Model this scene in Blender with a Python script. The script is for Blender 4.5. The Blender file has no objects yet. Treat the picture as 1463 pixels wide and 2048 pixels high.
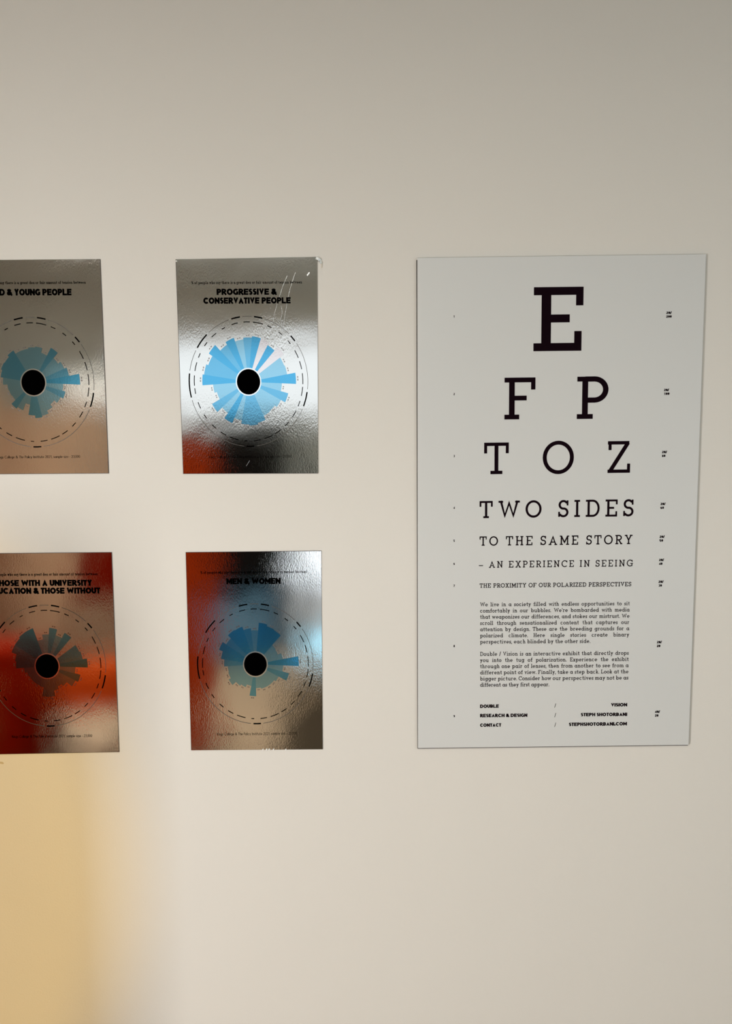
import bpy, bmesh, math, random
from mathutils import Vector, Matrix
random.seed(4)
S = bpy.context.scene
R = math.radians
C = S.collection

# ------------------------------------------------------------------ camera
F_PX, W_PX, H_PX = 1540.0, 1463, 2048
YAW, PITCH, ROLL = R(0.0265), R(-5.6206), R(-0.3426)
CAM = Vector((0, -1.6, 1.6))
fw = Vector((math.sin(YAW)*math.cos(PITCH), math.cos(YAW)*math.cos(PITCH), math.sin(PITCH)))
r0 = Vector((math.cos(YAW), -math.sin(YAW), 0)); u0 = r0.cross(fw)
rt = math.cos(ROLL)*r0 + math.sin(ROLL)*u0
up = -math.sin(ROLL)*r0 + math.cos(ROLL)*u0
cd = bpy.data.cameras.new('camera'); cam = bpy.data.objects.new('camera', cd); C.objects.link(cam)
cd.sensor_fit = 'VERTICAL'; cd.sensor_height = 24; cd.lens = 24*F_PX/H_PX; cd.clip_start = 0.05
cam.matrix_world = Matrix(((rt.x, up.x, -fw.x, CAM.x), (rt.y, up.y, -fw.y, CAM.y), (rt.z, up.z, -fw.z, CAM.z), (0, 0, 0, 1)))
S.camera = cam

# ------------------------------------------------------------------ sky, lights, exposure
w = bpy.data.worlds.new('world'); S.world = w; w.use_nodes = True
w.node_tree.nodes['Background'].inputs[0].default_value = (0.93, 0.97, 1.0, 1)
w.node_tree.nodes['Background'].inputs[1].default_value = 1.15
S.view_settings.view_transform = 'Standard'; S.view_settings.look = 'None'
S.view_settings.exposure = 0.0; S.view_settings.gamma = 1.0; S.view_settings.use_curve_mapping = False
S.cycles.max_bounces = 8; S.cycles.diffuse_bounces = 5; S.cycles.glossy_bounces = 4

def light(name, kind, loc, target, power, col, **kw):
    d = bpy.data.lights.new(name, kind); d.energy = power; d.color = col
    for k, v in kw.items(): setattr(d, k, v)
    o = bpy.data.objects.new(name, d); C.objects.link(o); o.location = loc
    o.rotation_euler = (Vector(target) - Vector(loc)).to_track_quat('-Z', 'Y').to_euler()
    return o
# fill light added under the ceiling over the middle of the room
light('ceiling_fill_light', 'AREA', (-0.35, -2.15, 2.74), (-0.35, -2.15, 0), 24, (1.0, 0.965, 0.82), shape='RECTANGLE', size=1.5, size_y=0.9)
# second fill added further back to light what the foil reflects
light('back_fill_light', 'AREA', (-1.2, -2.8, 2.74), (-1.2, -2.8, 0), 14, (1.0, 0.97, 0.93), shape='RECTANGLE', size=2.0, size_y=0.2)
# cool fill added on the right, set in a made-up window
light('right_fill_light', 'AREA', (2.5, -2.6, 1.35), (0.0, -0.6, 0.9), 12, (0.74, 0.90, 1.0), shape='RECTANGLE', size=1.6, size_y=1.5)
# key light of the wall, added at the back left in a made-up lamp
light('left_key_light', 'AREA', (-2.75, -2.9, 0.9), (-0.3, 0, 1.1), 86, (1.0, 0.985, 0.955), shape='RECTANGLE', size=0.24, size_y=0.45)
# warm beam low on the left, from a spot added at the back right
light('warm_spot_light', 'SPOT', (1.7, -3.2, 0.9), (-2.2, 0, 0.62), 330, (1.0, 0.58, 0.0), spot_size=R(35.0), spot_blend=0.36, shadow_soft_size=0.03)

# ------------------------------------------------------------------ helpers
def at(px, py, off=0.0):
    """point of the photograph -> point on the wall plane y = -off"""
    d = (px - W_PX/2)*rt - (py - H_PX/2)*up + F_PX*fw
    return CAM + d*((-off - CAM.y)/d.y)

def foil_material(name, col, rough, diffuse=0.0, waves=0.0011, grain=0.000085):
    m = bpy.data.materials.new(name); m.use_nodes = True
    N, L = m.node_tree.nodes, m.node_tree.links; N.remove(N['Principled BSDF']); out = N['Material Output']
    g = N.new('ShaderNodeBsdfAnisotropic'); g.distribution = 'BECKMANN'
    g.inputs['Color'].default_value = (*col, 1); g.inputs['Roughness'].default_value = rough
    tc = N.new('ShaderNodeTexCoord')
    n1 = N.new('ShaderNodeTexNoise'); n1.inputs['Scale'].default_value = 5.5; n1.inputs['Detail'].default_value = 2
    b1 = N.new('ShaderNodeBump'); b1.inputs['Distance'].default_value = waves
    mp = N.new('ShaderNodeMapping'); mp.inputs['Scale'].default_value = (1.3, 1, .6)
    n2 = N.new('ShaderNodeTexNoise'); n2.inputs['Scale'].default_value = 400; n2.inputs['Detail'].default_value = 2
    # the creasing comes and goes over the sheet
    n3 = N.new('ShaderNodeTexNoise'); n3.inputs['Scale'].default_value = 7; n3.inputs['Detail'].default_value = 1
    mr = N.new('ShaderNodeMapRange'); mr.inputs[1].default_value = .40; mr.inputs[2].default_value = .60; mr.inputs[3].default_value = .25; mr.inputs[4].default_value = 1.0
    b2 = N.new('ShaderNodeBump'); b2.inputs['Distance'].default_value = grain
    for a, b in ((tc.outputs['Object'], n1.inputs['Vector']), (tc.outputs['Object'], n3.inputs['Vector']), (tc.outputs['Object'], mp.inputs['Vector']), (mp.outputs[0], n2.inputs['Vector']),
                 (n1.outputs['Fac'], b1.inputs['Height']), (n2.outputs['Fac'], b2.inputs['Height']), (n3.outputs['Fac'], mr.inputs[0]), (mr.outputs[0], b2.inputs['Strength']), (b1.outputs[0], b2.inputs['Normal']), (b2.outputs[0], g.inputs['Normal'])): L.new(a, b)
    if diffuse:
        d = N.new('ShaderNodeBsdfDiffuse'); d.inputs[0].default_value = (*col, 1); mx = N.new('ShaderNodeMixShader'); mx.inputs[0].default_value = diffuse
        L.new(g.outputs[0], mx.inputs[1]); L.new(d.outputs[0], mx.inputs[2]); L.new(mx.outputs[0], out.inputs[0])
    else: L.new(g.outputs[0], out.inputs[0])
    return m

def material(name, col, rough=0.6, metal=0.0, spec=0.3, bump=None, var=None, emit=0):
    m = bpy.data.materials.new(name); m.use_nodes = True
    N, L = m.node_tree.nodes, m.node_tree.links; b = N['Principled BSDF']
    b.inputs['Base Color'].default_value = (*col, 1); b.inputs['Roughness'].default_value = rough
    b.inputs['Metallic'].default_value = metal; b.inputs['Specular IOR Level'].default_value = spec
    tc = N.new('ShaderNodeTexCoord')
    if emit:
        b.inputs['Emission Color'].default_value = (*col, 1); b.inputs['Emission Strength'].default_value = emit
    if var:                       # gentle mottling of the colour itself
        n = N.new('ShaderNodeTexNoise'); n.inputs['Scale'].default_value = var[0]; n.inputs['Detail'].default_value = 4
        mx = N.new('ShaderNodeMix'); mx.data_type = 'RGBA'
        mx.inputs[6].default_value = (*[c*(1-var[1]) for c in col], 1); mx.inputs[7].default_value = (*[min(1, c*(1+var[1])) for c in col], 1)
        L.new(tc.outputs['Object'], n.inputs['Vector']); L.new(n.outputs['Fac'], mx.inputs[0]); L.new(mx.outputs[2], b.inputs['Base Color'])
    prev = None
    for (sc, dist, st) in (bump or []):
        mp = N.new('ShaderNodeMapping'); mp.inputs['Scale'].default_value = st
        n = N.new('ShaderNodeTexNoise'); n.inputs['Scale'].default_value = sc; n.inputs['Detail'].default_value = 2
        bp = N.new('ShaderNodeBump'); bp.inputs['Distance'].default_value = dist
        L.new(tc.outputs['Object'], mp.inputs['Vector']); L.new(mp.outputs[0], n.inputs['Vector']); L.new(n.outputs['Fac'], bp.inputs['Height'])
        if prev: L.new(prev.outputs[0], bp.inputs['Normal'])
        prev = bp
    if prev: L.new(prev.outputs[0], b.inputs['Normal'])
    return m

M = {
 'wall': material('cream_wall_paint', (0.735, 0.71, 0.665), 0.75, spec=0.2, bump=[(260, 0.0002, (1, 1, 1)), (3, 0.004, (1, 1, 1))], var=(1.6, 0.012)),
 'back': material('grey_wall_paint', (0.46, 0.48, 0.45), 0.8, var=(2, 0.05)),
 'ceil': material('ceiling_paint', (0.42, 0.44, 0.41), 0.9),
 'floor': material('light_wood_floor', (0.42, 0.30, 0.19), 0.5, var=(4, 0.12)),
 'foil': foil_material('silver_foil_sheet', (0.80, 0.81, 0.79), 0.115),
 'edge': material('foil_edge_shade', (0.10, 0.09, 0.085), 0.6),
 'lightedge': material('pale_paper_edge', (0.72, 0.70, 0.66), 0.6),
 'blue3': foil_material('strong_blue_ink_on_foil', (0.10, 0.43, 0.70), 0.13, .012, grain=.00005),
 'blue2': foil_material('mid_blue_ink_on_foil', (0.165, 0.48, 0.71), 0.13, .012, grain=.00005),
 'blue1': foil_material('pale_blue_ink_on_foil', (0.30, 0.58, 0.74), 0.13, .012, grain=.00005),
 'blue0': foil_material('faint_white_ink_on_foil', (0.82, 0.78, 0.79), 0.14, .03, grain=.00005),
 'halo': foil_material('bare_foil_ring', (0.88, 0.92, 0.94), 0.14, .02, grain=.00003),
 'ink': material('black_ink', (0.0004, 0.0004, 0.0004), 1.0, spec=0.0),
 'ring': material('thin_grey_line_ink', (0.09, 0.085, 0.08), 0.5, 0.3),
 'faint': material('faint_figure_ink', (0.42, 0.40, 0.40), 0.2, 1.0),
 'paper': material('white_satin_chart_paper', (0.655, 0.665, 0.66), 0.42, spec=0.35, bump=[(2.2, 0.004, (1, 1, 1))], var=(1.3, 0.015)),
 'chartink': material('chart_black_ink', (0.007, 0.0025, 0.005), 0.9, spec=0.02),
 'gap_shade': material('dark_gap_shade', (0.055, 0.05, 0.045), 0.8),
 'tape': material('clear_sticky_tape', (0.66, 0.70, 0.70), 0.15, spec=0.6),
 'rust': material('rust_brown_panel', (0.38, 0.21, 0.13), 0.6),
 'white': material('white_paper_shred', (0.9, 0.9, 0.88), 0.5),
 'scratch': foil_material('bright_scratch_in_foil', (0.70, 0.72, 0.74), 0.25, .12),
 'scuff': material('wall_scuff_mark', (0.55, 0.47, 0.33), 0.8),
 'red': material('red_fabric', (0.46, 0.048, 0.007), 0.9, spec=0.0, var=(9, 0.3)),
 'orange': material('orange_red_fabric', (0.62, 0.085, 0.012), 0.9, spec=0.0, var=(5, 0.35)),
 'dark': material('black_lacquer', (0.008, 0.0075, 0.007), 0.9, spec=0.0),
 'wood': material('tan_wardrobe_wood', (0.54, 0.39, 0.27), 0.5, var=(2.5, 0.15)),
 'bluegrey': material('blue_grey_cloth', (0.10, 0.22, 0.33), 0.8),
 'lightblue': material('light_blue_vinyl', (0.35, 0.66, 0.88), 0.5),
 'offwhite': material('off_white_lacquer', (0.82, 0.84, 0.88), 0.4),
 'lampglow': material('added_warm_glow', (1.0, 0.97, 0.92), 0.4, emit=0.8),
 'whiteglow': material('added_white_glow', (0.86, 0.92, 1.0), 0.4, emit=1.1),
 'blueglow': material('added_blue_glow', (0.42, 0.76, 0.95), 0.4, emit=0.9),
 'deepred': material('deep_red_fabric', (0.21, 0.009, 0.002), 0.9, spec=0.0, var=(6, 0.3)),
 'brown': material('dark_brown_wool', (0.06, 0.045, 0.03), 0.9, spec=0.0),
}

def link(name, me, mat, parent=None):
    o = bpy.data.objects.new(name, me); C.objects.link(o)
    for m in (mat if isinstance(mat, (list, tuple)) else [mat]): me.materials.append(m)
    if parent is not None: o.parent = parent; o.matrix_parent_inverse = Matrix.Translation(-parent.location)
    return o
def mesh(name, verts, faces, mat, parent=None, mi=None):
    me = bpy.data.meshes.new(name); me.from_pydata([tuple(v) for v in verts], [], faces)
    if mi: me.polygons.foreach_set('material_index', mi)
    me.update(); return link(name, me, mat, parent)
def boxes(name, lst, mat, parent=None, bev=0.0):
    bm = bmesh.new()
    for (x0, x1, y0, y1, z0, z1) in lst:
        r = bmesh.ops.create_cube(bm, size=1)
        for v in r['verts']: v.co = Vector(((x0+x1)/2+v.co.x*(x1-x0), (y0+y1)/2+v.co.y*(y1-y0), (z0+z1)/2+v.co.z*(z1-z0)))
    if bev: bmesh.ops.bevel(bm, geom=bm.edges[:], offset=bev, segments=2, affect='EDGES')
    me = bpy.data.meshes.new(name); bm.to_mesh(me); bm.free()
    return link(name, me, mat, parent)
def tag(o, label, cat, group=None):
    o['label'] = label; o['category'] = cat
    if group: o['group'] = group
    return o
def thing(name, loc, label, cat, group=None):
    o = bpy.data.objects.new(name, None); C.objects.link(o); o.location = loc; o.empty_display_size = 0.05
    return tag(o, label, cat, group)
def struct(o): o['kind'] = 'structure'; return o

# ------------------------------------------------------------------ the room
X0, X1, Y1, ZC = -3.3, 2.7, -4.6, 2.8
struct(boxes('floor', [(X0-.1, X1+.1, Y1-.1, .1, -.1, 0)], M['floor']))
struct(boxes('ceiling', [(X0-.1, X1+.1, Y1-.1, .1, ZC, ZC+.1)], M['ceil']))
wf = struct(boxes('wall_front', [(X0-.1, X1+.1, 0, .1, 0, ZC)], M['wall']))
struct(boxes('wall_left', [(X0-.1, X0, Y1, 0, 0, ZC)], M['back']))
struct(boxes('wall_right', [(X1, X1+.1, Y1, 0, 0, .55), (X1, X1+.1, Y1, 0, 2.15, ZC), (X1, X1+.1, -1.7, 0, .55, 2.15), (X1, X1+.1, Y1, -3.5, .55, 2.15)], M['back']))
wx0, wx1, wz0, wz1 = -1.95, -0.12, 1.72, 2.42
struct(boxes('wall_back', [(X0-.1, X1+.1, Y1-.1, Y1, 0, wz0), (X0-.1, X1+.1, Y1-.1, Y1, wz1, ZC),
                    (X0-.1, wx0, Y1-.1, Y1, wz0, wz1), (wx1, X1+.1, Y1-.1, Y1, wz0, wz1)], M['back']))
e = .04
wn = struct(boxes('window_1', [(wx0, wx1, Y1-.08, Y1-.02, wz0, wz0+e), (wx0, wx1, Y1-.08, Y1-.02, wz1-e, wz1),
                         (wx0, wx0+e, Y1-.08, Y1-.02, wz0+e, wz1-e), (wx1-e, wx1, Y1-.08, Y1-.02, wz0+e, wz1-e)], M['offwhite']))
wn2 = struct(boxes('window_2', [(X1+.02, X1+.08, -3.5, -1.7, .55, .6), (X1+.02, X1+.08, -3.5, -1.7, 2.1, 2.15),
                          (X1+.02, X1+.08, -3.5, -3.45, .6, 2.1), (X1+.02, X1+.08, -1.75, -1.7, .6, 2.1), (X1+.02, X1+.08, -2.62, -2.58, .6, 2.1)], M['offwhite']))  # window added to frame the cool fill on the right
struct(boxes('baseboard_front', [(X0, X1, -.015, 0, 0, .10)], M['offwhite'], bev=.003))
# unseen half-height panel, added to shade the lower left of the wall
tag(boxes('shadow_panel', [(-3.25, -1.465, -1.24, -1.16, 0, 1.17)], M['rust'], bev=.01), 'low rust brown panel added on the left to shade the wall, outside the frame', 'divider')
# small scuff low on the wall, under the lower left poster
a = at(-14, 1522); b_ = at(8, 1526)
mesh('scuff_mark', [a, at(5, 1523.5), b_, at(7, 1528), at(-14, 1525.5)], [(4, 3, 2, 1, 0)], M['scuff'], wf).location.y -= .0004

# ------------------------------------------------------------------ lettering: a skeleton alphabet
def arc(cx, cy, rx, ry, a0, a1, n=None):
    n = n or max(3, int(abs(a1-a0)/12))
    return [(cx+rx*math.cos(R(a0+(a1-a0)*i/n)), cy+ry*math.sin(R(a0+(a1-a0)*i/n))) for i in range(n+1)]

def glyph(c, w_, slab, det=1):
    """-> (advance width, strokes); stroke = (points, width). Cap height 1."""
    h = w_/2; s = slab; v = w_*0.88 if slab else w_*0.9; g = v/2
    P = []
    def ln(*pts, wd=w_): P.append((list(pts), wd))
    def sb(x, y, l=s, r=s, wd=v):          # slab serif: bar from the stem's edges outwards
        if slab: P.append(([(x-h-l, y), (x+h+r, y)], wd))
    x0 = s + h; T = 1-g; B = g; xh = 0.66
    if c == 'E' or c == 'F':
        Wd = x0+h+.44+s*.3
        ln((x0, 0), (x0, 1)); sb(x0, T); ln((x0, T), (Wd, T), wd=v); mid = .51
        ln((x0, mid), (Wd-(.22*.9 if slab else .05), mid), wd=v)
        if slab: ln((Wd-w_*.38, 1), (Wd-w_*.38, .71), wd=w_*.76)
        if c == 'E':
            sb(x0, B); ln((x0, B), (Wd-.02, B), wd=v)
            if slab: ln((Wd-.02-w_*.38, 0), (Wd-.02-w_*.38, .31), wd=w_*.76)
        else:
            if slab: sb(x0, B, s, s)
            if not slab: Wd -= .03
        return Wd, P
    if c == 'P' or c == 'R' or c == 'B':
        Wd = x0+h+.44+s*.2; ry = .27-h*.55; cy = T-ry-.0; rx = (Wd-h-x0)*.55
        ln((x0, 0), (x0, 1)); sb(x0, T, s, 0); sb(x0, B, s, s if c != 'B' else 0)
        low = T-2*ry if c != 'P' else T-2*ry-.03
        ry = (T-low)/2; cy = (T+low)/2
        P.append(([(x0, T)] + arc(Wd-h-rx, cy, rx, ry, 90, -90) + [(x0, low)], w_*.95))
        if c == 'R':
            ln((Wd-h-rx-.02, low), (Wd-.02-(s*.4), B if slab else 0)); 
            if slab: P.append(([(Wd-.02-s*.9-h, B), (Wd+.06, B)], v))
            Wd += .03
        if c == 'B':
            ry2 = (low-B)/2; rx2 = rx*1.12; P.append(([(x0, B)] + arc(Wd+.02-h-rx2, B+ry2, rx2, ry2, -90, 90) + [(x0, low)], w_*.95)); Wd += .02
        return Wd, P
    if c == 'D':
        Wd = x0+h+.58; rx = .34
        ln((x0, 0), (x0, 1)); sb(x0, T, s, 0); sb(x0, B, s, 0)
        P.append(([(x0, T)] + arc(Wd-h-rx, .5, rx, .5-g, 90, -90) + [(x0, B)], w_*.95)); return Wd, P
    if c in 'OQ':
        Wd = .93; P.append((arc(Wd/2, .5, Wd/2-h, .51-h, 0, 360, 36 if det else 14), w_))
        if c == 'Q': ln((.52, .3), (.86, -.06))
        return Wd, P
    if c in 'CG':
        Wd = .84; P.append((arc(.465, .5, .465-h, .51-h, 42, 318 if c == 'C' else 300), w_))
        if slab: ln((Wd-w_*.4, .97), (Wd-w_*.4, .66), wd=w_*.8)
        if c == 'G':
            ln((Wd-h-.02, .05), (Wd-h-.02, .44)); ln((.50, .44), (Wd+(s*.6), .44), wd=v)
        return Wd, P
    if c == 'S':
        Wd = .60; cx = Wd/2; r1 = (1-v)/4; r2 = r1*1.02
        pts = arc(cx, 1-g-r1, cx-h-.015, r1, 25, 270) + arc(cx, g+r2, cx-h, r2, 90, -155)[1:]
        P.append((pts, w_*.97))
        if slab:
            ln((Wd-w_*.4-.01, .98), (Wd-w_*.4-.01, .68), wd=w_*.75); ln((w_*.4, .02), (w_*.4, .32), wd=w_*.75)
        return Wd, P
    if c == 'T':
        Wd = .76 if slab else .62
        ln((Wd/2, 0), (Wd/2, 1)); ln((0, T), (Wd, T), wd=v); sb(Wd/2, B, s, s)
        if slab: ln((w_*.38, 1), (w_*.38, .66), wd=w_*.76); ln((Wd-w_*.38, 1), (Wd-w_*.38, .66), wd=w_*.76)
        return Wd, P
    if c == 'Z':
        Wd = .68 if slab else .60
        P.append(([(0, T), (Wd-h*.6, T)], v)); P.append(([(Wd-w_*.62, T), (w_*.62, B)], w_)); P.append(([(0.0, B), (Wd, B)], v))
        if slab: ln((w_*.38+.02, 1), (w_*.38+.02, .72), wd=w_*.76); ln((Wd-w_*.38, 0), (Wd-w_*.38, .29), wd=w_*.76)
        return Wd, P
    if c == 'I':
        ln((x0, 0), (x0, 1)); sb(x0, T); sb(x0, B); return 2*x0, P
    if c == 'L':
        Wd = x0+h+.42; ln((x0, 0), (x0, 1)); sb(x0, T); sb(x0, B, s, 0); ln((x0, B), (Wd, B), wd=v)
        if slab: ln((Wd-w_*.38, 0), (Wd-w_*.38, .32), wd=w_*.76)
        return Wd, P
    if c == 'H':
        Wd = 2*x0+.50; ln((x0, 0), (x0, 1)); ln((Wd-x0, 0), (Wd-x0, 1)); ln((x0, .51), (Wd-x0, .51), wd=v)
        for x in (x0, Wd-x0): sb(x, T, s*.9, s*.9); sb(x, B, s*.9, s*.9)
        return Wd, P
    if c == 'J':
        Wd = .5; ln((Wd-x0, 1), (Wd-x0, .25), *arc(.22, .25, Wd-x0-.22, .25-h, 0, -160)[1:]); sb(Wd-x0, T); return Wd, P
    if c == 'U':
        Wd = 2*x0+.46; rr = (Wd-2*x0)/2; ln((x0, 1), (x0, rr+h), *arc(Wd/2, rr+h, rr, rr, 180, 360)[1:], (Wd-x0, 1))
        sb(x0, T, s*.9, s*.9); sb(Wd-x0, T, s*.9, s*.9); return Wd, P
    if c == 'N':
        Wd = 2*x0+.52; ln((x0, 0), (x0, 1)); ln((Wd-x0, 0), (Wd-x0, 1)); ln((x0, 1-h), (Wd-x0, h))
        sb(x0, T, s, 0); sb(x0, B); sb(Wd-x0, T); return Wd, P
    if c == 'M':
        Wd = 2*x0+.66; ln((x0, 0), (x0, 1)); ln((Wd-x0, 0), (Wd-x0, 1)); ln((x0, 1-h*.9), (Wd/2, .20+h), (Wd-x0, 1-h*.9))
        sb(x0, B); sb(Wd-x0, B); sb(x0, T, s, 0); sb(Wd-x0, T, 0, s); return Wd, P
    if c in 'VAWYXK':
        if c == 'V':
            Wd = .80+s*.8; a = s*.8+h; ln((a, 1), (Wd/2, h*1.9), (Wd-a, 1)); sb(a, T, s*.8, s*.8); sb(Wd-a, T, s*.8, s*.8)
        if c == 'A':
            Wd = .84+s*.8; a = s*.8+h; ln((a, 0), (Wd/2, 1-h*1.9), (Wd-a, 0)); ln((Wd*.27, .31), (Wd*.73, .31), wd=v); sb(a, B, s*.8, s*.8); sb(Wd-a, B, s*.8, s*.8)
        if c == 'W':
            Wd = 1.18+s*.6; a = s*.7+h; ln((a, 1), (Wd*.3, h*1.9), (Wd/2, 1-h*2.1), (Wd*.7, h*1.9), (Wd-a, 1)); sb(a, T, s*.7, s*.7); sb(Wd-a, T, s*.7, s*.7)
        if c == 'Y':
            Wd = .76+s*.8; a = s*.8+h; ln((a, 1), (Wd/2, .44), (Wd-a, 1)); ln((Wd/2, .48), (Wd/2, 0)); sb(a, T, s*.8, s*.8); sb(Wd-a, T, s*.8, s*.8); sb(Wd/2, B)
        if c == 'X':
            Wd = .74+s*.8; a = s*.8+h; ln((a, 1), (Wd-a, 0)); ln((a, 0), (Wd-a, 1))
            for x in (a, Wd-a): sb(x, T, s*.8, s*.8); sb(x, B, s*.8, s*.8)
        if c == 'K':
            Wd = x0+h+.52; ln((x0, 0), (x0, 1)); ln((x0, .4), (Wd-s-h, 1)); ln((x0+.14, .55), (Wd-s-h+.03, 0)); sb(x0, T); sb(x0, B); sb(Wd-s-h, T, s*.6, s*.6); sb(Wd-s-h, B, s*.6, s*.6)
        return Wd, P
    if c == '&':
        Wd = .84
        ln((.80, 0), (.27, .66), *arc(.37, .77, .17, .23-h, 195, -10)[0:], (.44, .58), (.16, .40), *arc(.32, .27, .32-h, .27-h, 150, 330)[0:], (.74, .48)); return Wd, P
    if c == '%':
        Wd = .9; P.append((arc(.2, .76, .14, .17, 0, 360, 12), w_*.8)); P.append((arc(.7, .24, .14, .17, 0, 360, 12), w_*.8)); ln((.2, 0), (.7, 1), wd=w_*.8); return Wd, P
    if c == '/': ln((.02, -.05), (.32, 1.05)); return .34, P
    if c == '.': ln((h, 0), (h, w_*1.1), wd=w_*1.15); return w_, P
    if c == ',': ln((h+.01, w_), (h-.03, -.14)); return w_, P
    if c == "'": ln((h, 1), (h, .72)); return w_, P
    if c == ':': ln((h, 0), (h, w_)); ln((h, .5), (h, .5+w_)); return w_, P
    if c == '-': ln((.0, .36), (.3, .36), wd=v); return .3, P
    if c == '\u2013': ln((.0, .34), (.62, .34), wd=v); return .62, P
    if c == ' ': return (.30 if slab else .28), P
    if c.isdigit():
        Wd = .58; cx = .29
        if c == '0': P.append((arc(cx, .5, cx-h, .5-h, 0, 360, 16), w_))
        if c == '1': ln((.33, 0), (.33, 1)); ln((.33, 1-h), (.12, .8)); sb(.33, B)
        if c == '2': P.append((arc(cx, .70, cx-h, .3-h, 165, -30)+[(h, B)], w_)); ln((0, B), (Wd, B), wd=v)
        if c == '3': P.append((arc(cx, .735, cx-h-.02, .265-h, 160, -90), w_)); P.append((arc(cx, .27, cx-h, .27-h, 90, -160), w_))
        if c == '4': ln((Wd-.16, 0), (Wd-.16, 1-h), (h, .28), (Wd, .28))
        if c == '5': ln((Wd-.06, T), (.1, T), (.08, .55), *arc(cx, .31, cx-h, .31-h, 120, -160)[0:])
        if c == '6': P.append((arc(cx, .30, cx-h, .30-h, 0, 360, 14), w_)); ln((h, .3), (.12, .68), (.40, 1-h))
        if c == '7': ln((0, T), (Wd, T), wd=v); ln((Wd-h, T), (.18, 0))
        if c == '8': P.append((arc(cx, .745, cx-h-.03, .255-h, 0, 360, 14), w_)); P.append((arc(cx, .27, cx-h, .27-h, 0, 360, 14), w_))
        if c == '9': P.append((arc(cx, .70, cx-h, .30-h, 0, 360, 14), w_)); ln((Wd-h, .7), (.46, .32), (.18, h))
        return Wd, P
    # lower case ----------------------------------------------------------
    XB = xh-g; rb = xh/2-h*.9; asc = 1.02
    n_ = 12
    def bowl(cx, rx=None): P.append((arc(cx, xh/2, (rx or .27), rb, 0, 360, n_), w_))
    if c in 'bdpqagoce':
        rx = .25
        if c == 'o': bowl(rx+h); return 2*(rx+h), P
        if c == 'c': P.append((arc(rx+h, xh/2, rx, rb, 45, 315), w_)); return 2*rx+w_-.02, P
        if c == 'e': P.append(([(h, xh/2), (2*rx+h, xh/2)] + arc(rx+h, xh/2, rx, rb, 0, 315)[1:], w_*.9)); return 2*(rx+h), P
        if c in 'bp':
            bowl(x0+rx, rx); ln((x0, asc if c == 'b' else xh), (x0, 0 if c == 'b' else -.3)); sb(x0, asc-g if c == 'b' else XB, s, 0)
            if c == 'p': sb(x0, -.3+g)
            return x0+2*rx+h, P
        bowl(rx+h, rx); xs = 2*rx+h
        if c == 'd': ln((xs, asc), (xs, 0)); sb(xs, asc-g, s, 0); sb(xs, B, 0, s)
        if c == 'q': ln((xs, xh), (xs, -.3)); sb(xs, -.3+g)
        if c == 'a': ln((xs, xh), (xs, 0)); sb(xs, B, 0, s)
        if c == 'g': ln((xs, xh), (xs, -.06), *arc(rx+h, -.08, rx, .22-h, 0, -150)[1:]); sb(xs, XB, 0, s)
        return xs+h+s*.8, P
    if c in 'nhmru':
        x = x0; hh = asc if c == 'h' else xh
        if c == 'u':
            ln((x0, xh), (x0, .24), *arc(x0+.2, .24, .2, .24-h, 180, 360)[1:], (x0+.4, xh)); ln((x0+.4, xh), (x0+.4, 0)); sb(x0, XB, s, 0); sb(x0+.4, XB, s, 0); sb(x0+.4, B, 0, s); return x0+.4+h+s, P
        ln((x0, 0), (x0, hh)); sb(x0, B, s*.8, s*.8); sb(x0, hh-g, s, 0)
        if c == 'r': P.append((arc(x0+.2, xh-.22, .2, .22-h, 180, 50), w_)); return x0+.36, P
        for i in range(2 if c == 'm' else 1):
            wd = .36; P.append(([(x, xh-.24)] + arc(x+wd/2, xh-.22, wd/2, .22-h, 180, 0) + [(x+wd, 0)], w_)); x += wd; sb(x, B, s*.8, s*.8)
        return x+h+s*.8, P
    if c == 'i': ln((x0, 0), (x0, xh)); sb(x0, B); sb(x0, XB, s, 0); ln((x0, .84), (x0, .84+w_*1.1), wd=w_*1.1); return 2*x0, P
    if c == 'j': ln((x0, -.2), (x0, xh)); ln((x0, .84), (x0, .84+w_)); return 2*x0, P
    if c == 'l': ln((x0, 0), (x0, asc)); sb(x0, B); sb(x0, asc-g, s, 0); return 2*x0, P
    if c == 'k': ln((x0, 0), (x0, asc)); ln((x0, .25), (x0+.36, xh)); ln((x0+.12, .36), (x0+.4, 0)); sb(x0, B); sb(x0, asc-g, s, 0); return x0+.46, P
    if c == 't': x = .14+h; P.append(([(x, .92), (x, .2)] + arc(x+.14, .17, .14, .17-h, 180, 300)[1:], w_)); ln((0, XB), (.42, XB), wd=v); return .44, P
    if c == 'f': x = .14+h; P.append(([(x, 0), (x, .8)] + arc(x+.15, .82, .15, asc-.82-h, 180, 60)[1:], w_)); ln((0, XB), (.42, XB), wd=v); sb(x, B); return .42, P
    if c == 's':
        Wd = .44; cx = Wd/2; r1 = (xh-v)/4
        P.append((arc(cx, xh-g-r1, cx-h, r1, 20, 270) + arc(cx, g+r1, cx-h, r1, 90, -160)[1:], w_*.9))
        if slab: ln((Wd-h*.8, xh), (Wd-h*.8, xh-.2), wd=w_*.7); ln((h*.8, 0), (h*.8, .2), wd=w_*.7)
        return Wd, P
    if c == 'z': ln((0, XB), (.44, XB), wd=v); ln((.42, XB), (.04, B)); ln((0, B), (.46, B), wd=v); return .46, P
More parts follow.
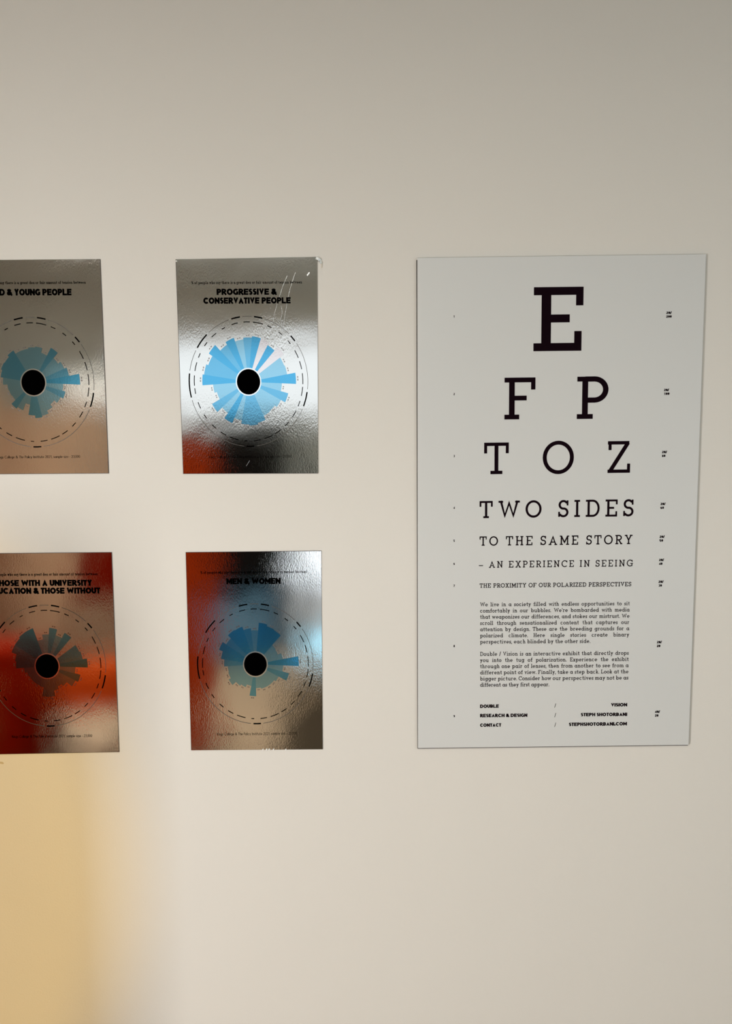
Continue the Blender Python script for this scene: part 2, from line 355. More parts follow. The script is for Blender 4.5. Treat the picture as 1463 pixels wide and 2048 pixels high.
    if c in 'vwyx':
        a = s*.6+h
        if c == 'v': Wd = .58+s*.4; ln((a, xh), (Wd/2, h), (Wd-a, xh))
        if c == 'y': Wd = .58+s*.4; ln((a, xh), (Wd/2, h)); ln((Wd-a, xh), (Wd/2-.12, -.28)); sb(Wd/2-.14, -.28+g, s*.5, s*.5)
        if c == 'w': Wd = .86+s*.4; ln((a, xh), (Wd*.3, h), (Wd/2, xh-.05), (Wd*.7, h), (Wd-a, xh))
        if c == 'x': Wd = .54+s*.4; ln((a, xh), (Wd-a, 0)); ln((a, 0), (Wd-a, xh)); sb(a, B, s*.6, s*.6); sb(Wd-a, B, s*.6, s*.6)
        sb(a, XB, s*.6, s*.6); sb(Wd-a, XB, s*.6, s*.6); return Wd, P
    return .4, P

def ribbon(pts, wd, V_, F_):
    """a flat ribbon with mitred joins"""
    q = [pts[0]]
    for p in pts[1:]:
        if math.hypot(p[0]-q[-1][0], p[1]-q[-1][1]) > 1e-5: q.append(p)
    if len(q) < 2: return
    closed = math.hypot(q[0][0]-q[-1][0], q[0][1]-q[-1][1]) < 1e-4
    if closed: q = q[:-1]
    n = len(q); b0 = len(V_)
    for i in range(n):
        p = q[i]
        def nrm(a, b):
            dx, dy = b[0]-a[0], b[1]-a[1]; L = math.hypot(dx, dy); return (-dy/L, dx/L)
        if closed: n1, n2 = nrm(q[i-1], p), nrm(p, q[(i+1) % n])
        else:
            n1 = nrm(q[i-1], p) if i else nrm(p, q[1]); n2 = nrm(p, q[i+1]) if i < n-1 else n1
        mx, my = n1[0]+n2[0], n1[1]+n2[1]; L = math.hypot(mx, my) or 1; mx /= L; my /= L
        k = min(1/max(.3, mx*n1[0]+my*n1[1]), 2.2)*wd/2
        V_.append((p[0]+mx*k, p[1]+my*k)); V_.append((p[0]-mx*k, p[1]-my*k))
    for i in range(n if closed else n-1):
        a, b = b0+2*i, b0+2*((i+1) % n); F_.append((a, a+1, b+1, b))

def setline(text, w_, slab, gap=.12, det=1, width=None, squash=1.0, justify=False):
    """lay out a line; width (in cap heights) stretches the spacing to fit. -> verts, faces, width"""
    gl = [glyph(c, w_, slab, det) for c in text]
    nat = sum(g[0] for g in gl)*squash + gap*(len(gl)-1); extra = 0; sx = 0
    if width is not None:
        if justify:
            sp = text.count(' '); sx = (width-nat)/max(1, sp)
        else: extra = (width-nat)/max(1, len(gl)-1)
    V_, F_ = [], []; x = 0
    for c, (gw, st) in zip(text, gl):
        for si, (pts, wd) in enumerate(st):
            vv, ff = [], []; ribbon(pts, wd, vv, ff); b0 = len(V_)
            V_ += [(x+a*squash, b, si*8e-6) for a, b in vv]; F_ += [tuple(i+b0 for i in f) for f in ff]
        x += gw*squash + gap + extra + (sx if c == ' ' else 0)
    return V_, F_, x-gap-extra

def write(name, parent, mat, lines, off, only=None):
    """lines: (text, p_left, p_right or None, cap px, weight, slab, kwargs). One mesh for the whole block."""
    VV, FF = [], []
    for (text, pl, pr, cap, w_, slab, kw) in lines:
        kw = dict(kw); A = at(*pl, off)
        B = at(*(pr or (pl[0]+100, pl[1]-.6)), off)
        k = (at(pl[0], pl[1]-cap, off) - A).length
        d = (B-A).normalized(); n = Vector((-d.z, 0, d.x))
        wid = (B-A).length/k if pr else None
        fit = kw.pop('fit', 'space')
        if fit == 'squash' and wid:
            g = kw.get('gap', .12); _, _, nat = setline(text, w_, slab, **kw)
            gp = g*(len(text)-1); kw['squash'] = (wid-gp)/(nat-gp); wid = None
        v, f, _ = setline(text, w_, slab, width=wid, **kw)
        if only is not None:      # keep only the ribbons of one word of the line
            x0_, x1_ = only
            keep = [q for q in f if x0_ <= sum(v[i][0] for i in q)/len(q) <= x1_]
            idx = sorted({i for q in keep for i in q}); mp = {i: n_ for n_, i in enumerate(idx)}
            v = [v[i] for i in idx]; f = [tuple(mp[i] for i in q) for q in keep]
        b0 = len(VV)
        VV += [A + d*(x*k) + n*(y*k) - Vector((0, dz, 0)) for x, y, dz in v]; FF += [tuple(i+b0 for i in q) for q in f]
    # the ribbons may wind either way; face them all to the room
    out = []
    for f in FF:
        a, b, c = VV[f[0]], VV[f[1]], VV[f[2]]
        out.append(f if (b-a).cross(c-a).y < 0 else tuple(reversed(f)))
    return mesh(name, VV, out, mat, parent)

def write_words(name, parent, mat, line, off):
    text, pl, pr, cap, w_, slab, kw = line
    kw = dict(kw); sq = kw.get('squash', 1.0); gap = kw['gap']
    k = (at(pl[0], pl[1]-cap, off) - at(*pl, off)).length; wid = (at(*pr, off)-at(*pl, off)).length/k
    ws = [glyph(c, w_, slab)[0]*sq for c in text]
    g = (wid-sum(ws))/(len(text)-1); x = 0; start = 0; spans = []
    for c, wd in zip(text, ws):
        if c == ' ': spans.append((start-.04, x-g+.04)); start = x+wd+g
        x += wd+g
    spans.append((start-.04, 1e3))
    for sp in spans: write(name, parent, mat, [line], off, only=sp)

# ------------------------------------------------------------------ foil posters
def homog(q):
    """bilinear map of a nearly rectangular sheet: (u, v) with v downwards -> wall point x, z"""
    P0, P1_, P2_, P3_ = [at(*p) for p in q]
    return lambda u, v: (P0*(1-u)+P1_*u)*(1-v) + (P3_*(1-u)+P2_*u)*v

DASH = [(597, 608, 60), (708, 595, 60), (812, 605, 94), (918, 640, 44), (1018, 697, 40), (1095, 780, 36), (1165, 881, 74), (1198, 980, 72), (1217, 1098, 95),
        (1215, 1210, 80), (1190, 1320, 50), (1143, 1412, 62), (1075, 1503, 47), (987, 1575, 60), (895, 1619, 85), (787, 1645, 65), (680, 1647, 28), (570, 1622, 86),
        (470, 1578, 58), (385, 1513, 50), (308, 1420, 42), (254, 1323, 60), (222, 1197, 50), (212, 1105, 90), (227, 982, 78), (267, 886, 42), (328, 787, 42), (404, 708, 56), (493, 650, 35)]
BOLD = [(104.5, 96.5), (83, 75.5), (39, 43.5), (-10.5, -22.5), (-91, -84), (173, 192.5), (132.5, 147.5)]
BOLD = [(97, 105.5), (75.5, 83.5), (38, 44), (-22.5, -9.5), (-93, -85.5), (172, 193.5), (133, 148)]

def poster(quad, label, title, caption, foot, radii, centre, edge, group='silver foil posters on the wall'):
    H_ = homog(quad); base = H_(.5, 1)
    T = thing('foil_poster', base, label, 'poster', group)
    n, m = 20, 30; th = .0012
    V_, F_ = [], []
    rx_, ry_ = .5, .5
    def bulge(u, v):      # the sheet lies close to the wall, its edges and corners lifting by a hair
        c = max(0, abs(u-.5)*2-.7)/.3; d = max(0, abs(v-.5)*2-.8)/.2
        return .0002*c*c + .0002*d*d
    for j in range(m+1):
        for i in range(n+1):
            p = H_(i/n, j/m); p.y = -th-bulge(i/n, j/m); V_.append(p)
    for j in range(m):
        for i in range(n):
            a = j*(n+1)+i; F_.append((a, a+n+1, a+n+2, a+1))
    sh = mesh('foil_sheet', V_, F_, M['foil'], T)
    for p in sh.data.polygons: p.use_smooth = True
    # dark sheet under the foil; its rim draws the cut edge and its shadow line
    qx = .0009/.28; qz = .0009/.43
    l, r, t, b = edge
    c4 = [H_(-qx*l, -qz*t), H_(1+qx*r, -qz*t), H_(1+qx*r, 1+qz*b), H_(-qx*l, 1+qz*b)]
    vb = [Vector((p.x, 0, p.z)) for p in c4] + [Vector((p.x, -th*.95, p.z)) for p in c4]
    mesh('edge_shade_sheet', vb, [(0, 1, 2, 3), (7, 6, 5, 4), (0, 4, 5, 1), (1, 5, 6, 2), (2, 6, 7, 3), (3, 7, 4, 0)], M['edge'], T)
    # printed rings, dashes and wedges around the pupil, in poster units
    cx, cy, RX, RY = centre
    def pt(r, a, off): 
        p = H_(cx + RX*r*math.cos(R(a)), cy - RY*r*math.sin(R(a))); return Vector((p.x, -th-off, p.z))
    def band(V2, F2, r_in, r_out, a0, a1, off, step=3.0):
        k = max(1, int(abs(a1-a0)/step)); b0 = len(V2)
        for i in range(k+1):
            a = a0+(a1-a0)*i/k; V2 += [pt(r_in, a, off), pt(r_out, a, off)]
        for i in range(k): F2.append((b0+2*i, b0+2*i+1, b0+2*i+3, b0+2*i+2) if a1 < a0 else (b0+2*i+2, b0+2*i+3, b0+2*i+1, b0+2*i))
    o = .00035
    for k, (r, lv) in enumerate(radii):
        V2, F2 = [], []; a = 3.4+12.414*k; band(V2, F2, .195, r, a-6.2, a+6.2, o, 2.1)
        mesh('wedge', V2, F2, M['blue%d' % lv], T)
    # tiny figures at the wedge ends
    V2, F2 = [], []
    for k, (r, lv) in enumerate(radii):
        a = 3.4+12.414*k; band(V2, F2, r+.022, r+.040, a-2.6, a-.6, o); band(V2, F2, r+.022, r+.040, a+.4, a+2.2, o)
    mesh('wedge_figures', V2, F2, M['faint'], T)['kind'] = 'stuff'
    V2, F2 = [], []; band(V2, F2, .18, .215, 0, 360, o+.00005); mesh('bright_ring', V2, F2, M['halo'], T)
    V2 = [pt(0, 0, o+.0001)] + [pt(.196, i*7.5, o+.0001) for i in range(48)]
    mesh('pupil_disc', V2, [(0, 1+(i+1) % 48, 1+i) for i in range(48)], M['ink'], T)
    for f in T.children[-1].data.polygons: pass
    V2, F2 = [], []
    ang = sorted([(a0 % 360, a1 % 360) for a0, a1 in BOLD])
    edges = []
    for i, (a0, a1) in enumerate(ang):
        nx = ang[(i+1) % len(ang)][0]
        if nx < a1: nx += 360
        edges.append((a1+2.5, nx-2.5))
    for a0, a1 in edges:
        V2, F2 = [], []; band(V2, F2, .996, 1.003, a0, a1, o); mesh('ring_arc', V2, F2, M['ring'], T)
    for a0, a1 in BOLD:
        V2, F2 = [], []; band(V2, F2, .989, 1.010, a0, a1, o); mesh('region_name', V2, F2, M['ink'], T)
    for (px, py, L) in DASH:
        a = math.degrees(math.atan2((1121-py)/571, (px-715)/550)); hw = math.degrees(L/2/560/.92)
        V2, F2 = [], []; band(V2, F2, .909, .922, a-hw, a+hw, o); mesh('country_name', V2, F2, M['ink'], T)
    po = th+.0004
    for i, (tx, pl, pr, cap) in enumerate(title):
        write('title_line', T, M['ink'], [(tx, pl, pr, cap, .29, 0, dict(gap=.035, fit='squash'))], po)
    write('caption', T, M['ink'], [('% of people who say there is a great dea or fair amount of tension between', caption[0], caption[1], 5.6, .17, .10, dict(gap=.09, det=0, fit='squash'))], po)['kind'] = 'stuff'
    write('footnote', T, M['ink'], [('Kings College & The Policy Institute 2021, sample size - 23,000', foot[0], foot[1], 5.2, .10, 0, dict(gap=.10, det=0, fit='squash'))], po)['kind'] = 'stuff'
    return T

D_, M2, L1, N0 = 3, 2, 1, 0
rad_prog = [(.80, 3), (.66, 1), (.65, 1), (.73, 0), (.65, 3), (.70, 0), (.70, 3), (.68, 2), (.655, 1), (.715, 3), (.67, 2), (.79, 3), (.72, 2), (.755, 2), (.78, 3),
            (.60, 1), (.56, 1), (.71, 2), (.60, 1), (.70, 3), (.61, 1), (.66, 2), (.675, 2), (.65, 2), (.58, 1), (.57, 1), (.61, 1), (.69, 2), (.56, 1)]
rad_old = [(.77, 3), (.60, 2), (.56, 1), (.51, 1), (.62, 2), (.48, 1), (.555, 1), (.54, 1), (.52, 1), (.52, 1), (.58, 2), (.55, 2), (.56, 2), (.54, 2), (.50, 1),
           (.43, 1), (.42, 1), (.41, 1), (.50, 2), (.47, 1), (.35, 1), (.51, 2), (.55, 2), (.53, 1), (.48, 1), (.43, 1), (.49, 1), (.54, 2), (.49, 1)]
rad_uni = [(.69, 3), (.62, 2), (.60, 2), (.26, 0), (.63, 2), (.53, 1), (.63, 2), (.52, 1), (.44, 1), (.66, 3), (.66, 3), (.64, 3), (.64, 2), (.55, 2), (.53, 2),
           (.40, 1), (.36, 1), (.35, 1), (.35, 1), (.35, 1), (.36, 1), (.51, 1), (.51, 1), (.42, 1), (.38, 1), (.42, 1), (.53, 1), (.58, 2), (.48, 1)]
rad_men = [(.75, 3), (.48, 1), (.42, 1), (.43, 1), (.65, 3), (.66, 3), (.69, 3), (.56, 1), (.60, 2), (.66, 3), (.67, 3), (.60, 2), (.67, 3), (.60, 3), (.54, 2),
           (.48, 1), (.49, 1), (.53, 1), (.45, 1), (.42, 1), (.37, 1), (.535, 2), (.40, 1), (.42, 1), (.42, 1), (.42, 1), (.45, 1), (.60, 2), (.48, 1)]

p_old = poster([(-86, 521), (200, 518.5), (217, 946), (-60, 948)],
    'silver foil poster headed OLD & YOUNG PEOPLE, upper left, cut off by the frame',
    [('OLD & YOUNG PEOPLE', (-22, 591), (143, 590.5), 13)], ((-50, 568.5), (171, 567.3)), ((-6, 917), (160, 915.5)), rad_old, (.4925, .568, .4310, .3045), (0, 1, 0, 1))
p_prog = poster([(352, 519), (634, 514), (636, 946), (367, 947)],
    'silver foil poster headed PROGRESSIVE & CONSERVATIVE PEOPLE with a large pale blue wedge chart',
    [('PROGRESSIVE &', (433, 589.8), (553, 589.3), 12.3), ('CONSERVATIVE PEOPLE', (406.5, 607.5), (581, 606.7), 12.3)],
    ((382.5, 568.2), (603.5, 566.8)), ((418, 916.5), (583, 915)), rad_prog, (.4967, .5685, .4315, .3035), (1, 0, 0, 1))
p_uni = poster([(-53, 1107.5), (223, 1105), (238, 1503), (-30, 1508)],
    'silver foil poster reflecting red, headed THOSE WITH A UNIVERSITY EDUCATION & THOSE WITHOUT',
    [('THOSE WITH A UNIVERSITY', (-10, 1172.3), (184, 1171.6), 12), ('EDUCATION & THOSE WITHOUT', (-24, 1188), (200.5, 1187), 12)],
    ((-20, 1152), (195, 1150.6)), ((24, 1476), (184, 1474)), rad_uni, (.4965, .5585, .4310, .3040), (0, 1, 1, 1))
p_men = poster([(372, 1105), (642, 1102), (645, 1498), (383, 1500)],
    'silver foil poster headed MEN & WOMEN, red down its left side and blue at the right',
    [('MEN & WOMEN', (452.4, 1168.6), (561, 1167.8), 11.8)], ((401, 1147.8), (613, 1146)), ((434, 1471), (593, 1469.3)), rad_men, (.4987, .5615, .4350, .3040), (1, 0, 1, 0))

# scratches, tape and shreds on the posters
def arcpts(a, b, c, wob, n=14):
    out = []
    for i in range(n+1):
        t = i/n; x = (1-t)**2*a[0]+2*t*(1-t)*b[0]+t*t*c[0]; y = (1-t)**2*a[1]+2*t*(1-t)*b[1]+t*t*c[1]
        out.append((x+random.uniform(-.1, .1)*wob, y))
    return out
def strip(name, parent, mat, pts, wpx, off):
    V_, F_ = [], []; ribbon(pts, wpx, V_, F_)
    P_ = [at(x, y, off) for x, y in V_]
    fs = [f if (P_[f[1]]-P_[f[0]]).cross(P_[f[2]]-P_[f[0]]).y < 0 else tuple(reversed(f)) for f in F_]
    return mesh(name, P_, fs, mat, parent)
strip('scratch', p_prog, M['scratch'], arcpts((574, 552), (556, 592), (546, 640), 3), .5, .00155)
strip('scratch', p_prog, M['scratch'], arcpts((590, 545), (571, 598), (565, 668), 4), .5, .00155)
strip('scratch', p_prog, M['scratch'], [(562, 612), (564, 625), (561, 640), (565, 658)], .5, .00155)
strip('scratch', p_prog, M['scratch'], [(613.5, 551), (617, 547), (618.5, 545)], 2.4, .0018)
strip('scratch', p_prog, M['scratch'], [(492, 932), (496, 926), (499, 921)], .8, .0018)
# clear tape curling over the top right corner
tv = []; tp = [(624, 517), (628, 521), (633, 519), (637, 517), (642, 521), (644, 528), (643.5, 535)]
V_, F_ = [], []; ribbon([(631, 516), (636, 518), (639.5, 520.5), (641, 524), (641.5, 527)], 5, V_, F_)
P_ = [at(x, y, .003+.002*math.sin(i*.7)) for i, (x, y) in enumerate(V_)]
mesh('tape', P_, [f if (P_[f[1]]-P_[f[0]]).cross(P_[f[2]]-P_[f[0]]).y < 0 else tuple(reversed(f)) for f in F_], M['tape'], p_prog)['label'] = 'curled clear tape on the top right corner'
strip('tape_edge', p_prog, M['scuff'], [(641, 519), (643, 524), (643.6, 530), (643.2, 536)], .9, .0012)
V_, F_ = [], []
def blob(parent, px, py, r, off=.003):
    bm = bmesh.new(); bmesh.ops.create_icosphere(bm, subdivisions=2, radius=r*.00165/1.6)
    c = at(px, py, off)
    for v in bm.verts: v.co = Vector((v.co.x*random.uniform(.8, 1.2), v.co.y*.5, v.co.z*random.uniform(.8, 1.2))) + c
    me = bpy.data.meshes.new('paper_shred'); bm.to_mesh(me); bm.free(); return link('paper_shred', me, M['white'], parent)
blob(p_prog, 352.5, 522, 1.5)
for x, r in ((525.5, 1.4), (533, 1.7), (538, 1.6), (546.5, 1.5), (571, 1.3)): blob(p_men, x, 1499.6, r)

# ------------------------------------------------------------------ the eye chart
TH = .006
cq = [(834, 515.5), (1411.5, 508), (1376.5, 1490), (835.5, 1496.5)]
cp = [at(*p, TH) for p in cq]
chart = thing('eye_chart', Vector(((cp[2].x+cp[3].x)/2, 0, cp[3].z)), 'tall white eye chart board of black slab letters on the right of the wall', 'chart')
def slab_box(name, c4, y0, y1, mat, parent):
    v = [Vector((p.x, y0, p.z)) for p in c4] + [Vector((p.x, y1, p.z)) for p in c4]
    return mesh(name, v, [(0, 1, 2, 3), (7, 6, 5, 4), (0, 4, 5, 1), (1, 5, 6, 2), (2, 6, 7, 3), (3, 7, 4, 0)], mat, parent)
fs = slab_box('chart_sheet', cp, -TH+.0014, -TH, M['paper'], chart)
bv = fs.modifiers.new('bevel', 'BEVEL'); bv.width = .0007; bv.segments = 2
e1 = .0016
gap_shade = [cp[0]+Vector((-e1, 0, -.004)), cp[1]+Vector((-.002, 0, -.004)), cp[2]+Vector((-.001, 0, -e1)), cp[3]+Vector((-.0010, 0, -e1))]  # dark board set out left and below, standing for the gap shadow
slab_box('shadow_board', gap_shade, -.0005, -TH+.0016, M['gap_shade'], chart)
CO = TH+.0003
def big(ch, box, slabw, w_):
    x0, x1, yt, yb = box
    k = (at(x0, yt, CO)-at(x0, yb, CO)).length; wd = (at(x1, yb, CO)-at(x0, yb, CO)).length/k
    gw, st = glyph(ch, w_, slabw)
    V_, F_, dz = [], [], []
    for si, (pts, s_) in enumerate(st):
        ribbon(pts, s_, V_, F_); dz += [si*8e-6]*(len(V_)-len(dz))
    xs = [v[0] for v in V_]; sc = wd/(max(xs)-min(xs)); mn = min(xs)
    A = at(x0, yb, CO); B = at(x1, yb-(x1-x0)*.012, CO); d = (B-A).normalized(); n = Vector((-d.z, 0, d.x))
    P_ = [A + d*((x-mn)*sc*k) + n*(y*k) - Vector((0, z_, 0)) for (x, y), z_ in zip(V_, dz)]
    fc = [f if (P_[f[1]]-P_[f[0]]).cross(P_[f[2]]-P_[f[0]]).y < 0 else tuple(reversed(f)) for f in F_]
    return mesh('letter', P_, fc, M['chartink'], chart)
big('E', (1066, 1164.5, 574.5, 702.5), .115, .142)
big('F', (1008, 1069.5, 755.5, 839), .105, .130)
big('P', (1152.7, 1215, 753.5, 838), .115, .130)
big('T', (967.5, 1016.5, 885.5, 948.5), .125, .120)
big('O', (1084.4, 1146.5, 882.5, 948), .12, .118)
big('Z', (1214, 1259, 882.5, 946), .12, .120)
I = M['chartink']
for tx, pl, pr, cap, w_, sl in [
    ('TWO SIDES', (958.5, 1036.4), (1266, 1032.6), 34.2, .13, .10),
    ('TO THE SAME STORY', (958.5, 1091.6), (1264, 1088.2), 18.6, .135, .10),
    ('\u2013 AN EXPERIENCE IN SEEING', (957, 1135.8), (1264, 1132.7), 13.4, .135, .10),
    ('THE PROXIMITY OF OUR POLARIZED PERSPECTIVES', (958.5, 1175.7), (1261.6, 1172.5), 8.7, .16, .10)]:
    write_words('word', chart, I, (tx, pl, pr, cap, w_, sl, dict(gap=.14, squash=1.0)), CO)
para1 = ['We live in a society filled with endless opportunities to sit', "comfortably in our bubbles. We're bombarded with media",
         'that weaponizes our differences, and stokes our mistrust. We', 'scroll through sensationalized content that captures our',
         'attention by design. These are the breeding grounds for a', 'polarized climate. Here single stories create binary', 'perspectives, each blinded by the other side.']
para2 = ['Double / Vision is an interactive exhibit that directly drops', 'you into the tug of polarization. Experience the exhibit',
         'through one pair of lenses, then from another to see from a', 'different point of view. Finally, take a step back. Look at the',
         'bigger picture. Consider how our perspectives may not be as', 'different as they first appear.']
kw = dict(gap=.09, det=0, squash=.97, justify=True)
def para(lines, y0, y1, xr0, xr1, lastx):
    out = []
    for i, t in enumerate(lines):
        f = i/(len(lines)-1); y = y0+(y1-y0)*f; xr = lastx if i == len(lines)-1 else xr0+(xr1-xr0)*f
        k2 = dict(kw)
        if i == len(lines)-1: k2['justify'] = False
        out.append((t, (959.5, y), (xr, y-(xr-959.5)*.0072), 7.9, .145, .09, k2))
    return out
write('paragraph', chart, I, para(para1, 1212.8, 1287.4, 1258.5, 1257, 1179.5), CO)['kind'] = 'stuff'
write('paragraph', chart, I, para(para2, 1311.8, 1373.5, 1256.5, 1255.5, 1097.5), CO)['kind'] = 'stuff'
bk = dict(gap=.04, fit='squash')
for a_, b__ in [(('DOUBLE', (959.4, 1416), (997, 1415.5)), ('VISION', (1221, 1413.2), (1253.5, 1412.8))),
              (('RESEARCH & DESIGN', (959.4, 1434.6), (1054, 1433.8)), ('STEPH SHOTORBANI', (1160.8, 1432.7), (1253.5, 1432))),
              (('CONTACT', (959.4, 1453.8), (1001.7, 1453.3)), ('STEPHSHOTORBANI.COM', (1137, 1452.2), (1253, 1450.8)))]:
    yb = (a_[1][1]+b__[1][1])/2
    write('credit_heading', chart, I, [(a_[0], a_[1], a_[2], 6.8, .29, 0, bk)], CO)
    write('credit_slash', chart, I, [('/', (1108.3, yb+.3), None, 7.6, .11, 0, {})], CO)
    write('credit_entry', chart, I, [(b__[0], b__[1], b__[2], 6.8, .29, 0, bk)], CO)
for i, y in enumerate((633, 788, 912, 1015.5, 1081.5, 1127.5, 1171.5, 1292, 1432.5)):
    write('row_number', chart, I, [(str(i+1), (906.4-(.0), y+2.3), None, 4.5, .24, 0, {})], CO)
for x, y, t in [(1331.5, 632.6, '200'), (1327, 787, '100'), (1323, 911.2, '80'), (1320, 1015, '60'), (1318.3, 1080.6, '50'), (1317, 1127, '40'), (1316, 1170.6, '30'), (1312.8, 1291.4, '20'), (1309, 1430.6, '20')]:
    write('acuity_mark', chart, I, [('40/' if y > 1400 else '20/', (x, y-4.7), (x+(10.4 if y < 700 else 9.6), y-4.9), 4.8, .28, 0, dict(gap=.05, fit='squash')),
                                    (t, (x, y+2.9), (x+(11 if len(t) == 3 else 7), y+2.7), 4.8, .28, 0, dict(gap=.05, fit='squash'))], CO)

# ------------------------------------------------------------------ the room behind the camera: furniture and added lamps placed for their blurred colour in the foil
def furniture(name, label, cat, loc, parts):
    t = thing(name, loc, label, cat)
    for nm, bx, mat, bev in parts: boxes(nm, bx, M[mat], t, bev)
    return t
furniture('wardrobe', 'tan wooden wardrobe seen only as brown blur in the left foil posters', 'wardrobe', (-2.62, -4.4, 0),
    [('body', [(-3.25, -1.99, -4.56, -4.12, 0, 1.86)], 'wood', .01), ('door', [(-3.24, -2.63, -4.12, -4.10, .04, 1.83)], 'rust', .004), ('door', [(-2.61, -2.0, -4.12, -4.10, .04, 1.83)], 'wood', .004),
     ('handle', [(-2.67, -2.655, -4.10, -4.07, .85, 1.05)], 'dark', .003), ('handle', [(-2.585, -2.57, -4.10, -4.07, .85, 1.05)], 'dark', .003)])
furniture('cabinet', 'black cabinet seen only as darkness in the two right foil posters', 'cabinet', (-.93, -4.4, 0),
    [('body', [(-1.30, -.60, -4.56, -4.22, .36, 1.67)], 'dark', .008), ('leg', [(-1.28, -1.24, -4.3, -4.26, 0, .36)], 'dark', 0), ('leg', [(-.66, -.62, -4.3, -4.26, 0, .36)], 'dark', 0),
     ('leg', [(-1.28, -1.24, -4.55, -4.51, 0, .36)], 'dark', 0), ('leg', [(-.66, -.62, -4.55, -4.51, 0, .36)], 'dark', 0),
     ('door', [(-1.29, -.955, -4.24, -4.215, .39, 1.64)], 'dark', .003), ('door', [(-.945, -.61, -4.24, -4.215, .39, 1.64)], 'dark', .003)])
tag(boxes('storage_trunk', [(-1.22, -.66, -4.18, -3.80, 0, .40)], M['bluegrey'], bev=.03), 'blue grey cloth trunk seen only as a dull blue patch in foil poster', 'trunk')
furniture('sideboard', 'off white sideboard seen only as brightness in the lower right foil poster', 'sideboard', (-.15, -4.4, 0),
    [('body', [(-.56, .5, -4.56, -4.25, .08, .38)], 'offwhite', .01), ('plinth', [(-.52, .46, -4.54, -4.3, 0, .08)], 'dark', 0), ('drawer', [(-.55, -.04, -4.255, -4.235, .11, .36)], 'offwhite', .004), ('drawer', [(-.02, .49, -4.255, -4.235, .11, .36)], 'offwhite', .004)])
t = thing('added_white_lamp', (-.3, -4.42, .38), 'white glowing box added to be reflected in the top right corner of the lower right foil poster', 'lamp')  # glow added to whiten one corner of the foil
boxes('glow_shade', [(-.54, -.1, -4.5, -4.36, .43, .95)], M['whiteglow'], t, .03); boxes('lamp_foot', [(-.36, -.24, -4.46, -4.38, .38, .43)], M['offwhite'], t)
t = thing('added_blue_lamp', (-.3, -3.75, 0), 'pale blue glowing box added to be reflected at the right edge of the lower right foil poster', 'lamp')  # blue glow added to brighten the edge of the foil
boxes('light_panel', [(-.46, -.06, -3.8, -3.7, .03, .24)], M['blueglow'], t, .03); boxes('base', [(-.46, -.1, -3.82, -3.68, 0, .03)], M['offwhite'], t)
tag(boxes('rug', [(-.47, .2, -3.45, -1.9, 0, .015)], M['brown']), 'dark brown rug seen only as a dark lower right corner in foil', 'rug')
t = thing('key_lamp_body', (-2.8, -2.95, 0), 'lamp body added behind the key light at the back left, outside the frame', 'lamp')  # body added around the key light, no such lamp known
boxes('stand', [(-2.93, -2.67, -3.06, -2.94, 0, .6)], M['offwhite'], t, .01); boxes('shade_back', [(-2.91, -2.69, -3.04, -2.99, .6, 1.3)], M['offwhite'], t, .01)
t = thing('light_blocker', (-2.15, -2.4, 0), 'wooden board on two thin posts, added to block the key light off the upper wall, outside the frame', 'stand')  # unseen board added to dim the key light on the upper wall
boxes('board', [(-2.55, -1.9, -2.41, -2.39, 1.165, 1.95)], M['wood'], t); boxes('post', [(-2.55, -2.53, -2.42, -2.40, 0, 1.165)], M['dark'], t); boxes('post', [(-1.92, -1.90, -2.42, -2.40, 0, 1.165)], M['dark'], t)
t = thing('added_spot_lamp', (1.74, -3.25, 0), 'small amber spot lamp added on a thin pole at the back right, outside the frame', 'lamp')  # body added where the warm spot stands
boxes('pole', [(1.75, 1.78, -3.29, -3.26, 0, .95)], M['dark'], t); boxes('lamp_head', [(1.72, 1.82, -3.32, -3.24, .86, .96)], M['dark'], t, .01); boxes('base', [(1.66, 1.86, -3.38, -3.18, 0, .02)], M['dark'], t)
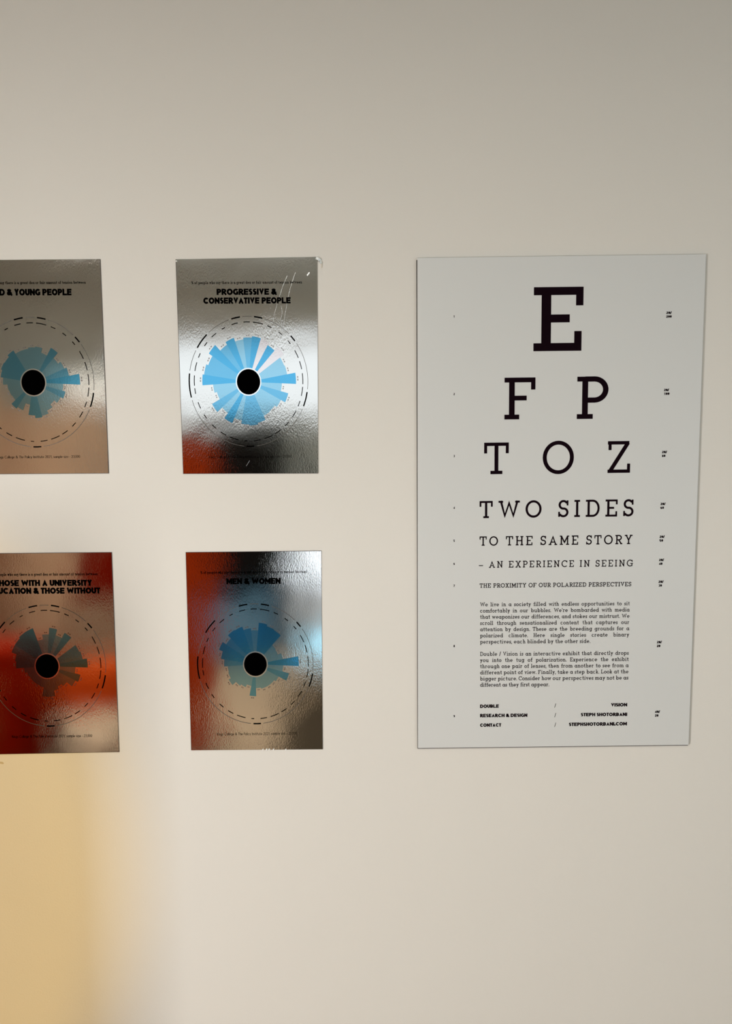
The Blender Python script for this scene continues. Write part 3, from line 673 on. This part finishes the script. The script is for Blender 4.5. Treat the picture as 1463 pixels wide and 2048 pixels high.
furniture('screen', 'upright red fabric screen reflected down the left side of the lower right foil poster', 'screen', (-.97, -2.25, 0),
    [('panel', [(-1.18, -.765, -2.26, -2.22, .03, 1.60)], 'red', .01), ('foot', [(-1.2, -1.14, -2.4, -2.1, 0, .03)], 'dark', 0), ('foot', [(-.82, -.76, -2.4, -2.1, 0, .03)], 'dark', 0)])
furniture('red_chair', 'orange red chair reflected at the right of the lower left foil poster', 'chair', (-1.36, -2.25, 0),
    [('backrest', [(-1.50, -1.21, -2.36, -2.33, .73, 1.05)], 'deepred', .012), ('seat', [(-1.56, -1.2, -2.36, -2.02, .36, .47)], 'orange', .03), ('apron', [(-1.52, -1.22, -2.34, -2.06, .26, .37)], 'orange', 0),
     ('leg', [(-1.52, -1.49, -2.36, -2.33, 0, .8)], 'dark', 0), ('leg', [(-1.25, -1.22, -2.36, -2.33, 0, .8)], 'dark', 0), ('leg', [(-1.52, -1.49, -2.07, -2.04, 0, .3)], 'dark', 0), ('leg', [(-1.25, -1.22, -2.07, -2.04, 0, .3)], 'dark', 0)])
tag(boxes('ottoman', [(-2.6, -1.58, -2.37, -2.0, 0, .57)], M['deepred'], bev=.06), 'deep red ottoman filling the lower left of the red foil poster', 'ottoman')
t = thing('added_wall_glow', (-2.1, -4.6, 1.97), 'small glowing box added to be reflected at the right edge of the upper left foil poster', 'lamp')  # glow added for the bright band in the upper left foil
boxes('glow_shade', [(-2.36, -1.98, -4.57, -4.47, 1.90, 2.04)], M['lampglow'], t, .02); boxes('wall_plate', [(-2.2, -2.1, -4.6, -4.57, 1.93, 2.01)], M['offwhite'], t)
for nm, bx, lb in (('ceiling_fill_panel', (-1.12, .42, -2.62, -1.68, 2.755, 2.8), 'flat ceiling panel added for the fill light over the middle of the room'), ('ceiling_fill_panel', (-2.22, -.18, -2.92, -2.68, 2.755, 2.8), 'long flat ceiling panel added to light the back of the room')):  # panels added above the two ceiling fill lights
    tag(boxes(nm, [bx], M['offwhite'], bev=.005), lb, 'lamp', 'added flat ceiling panels')
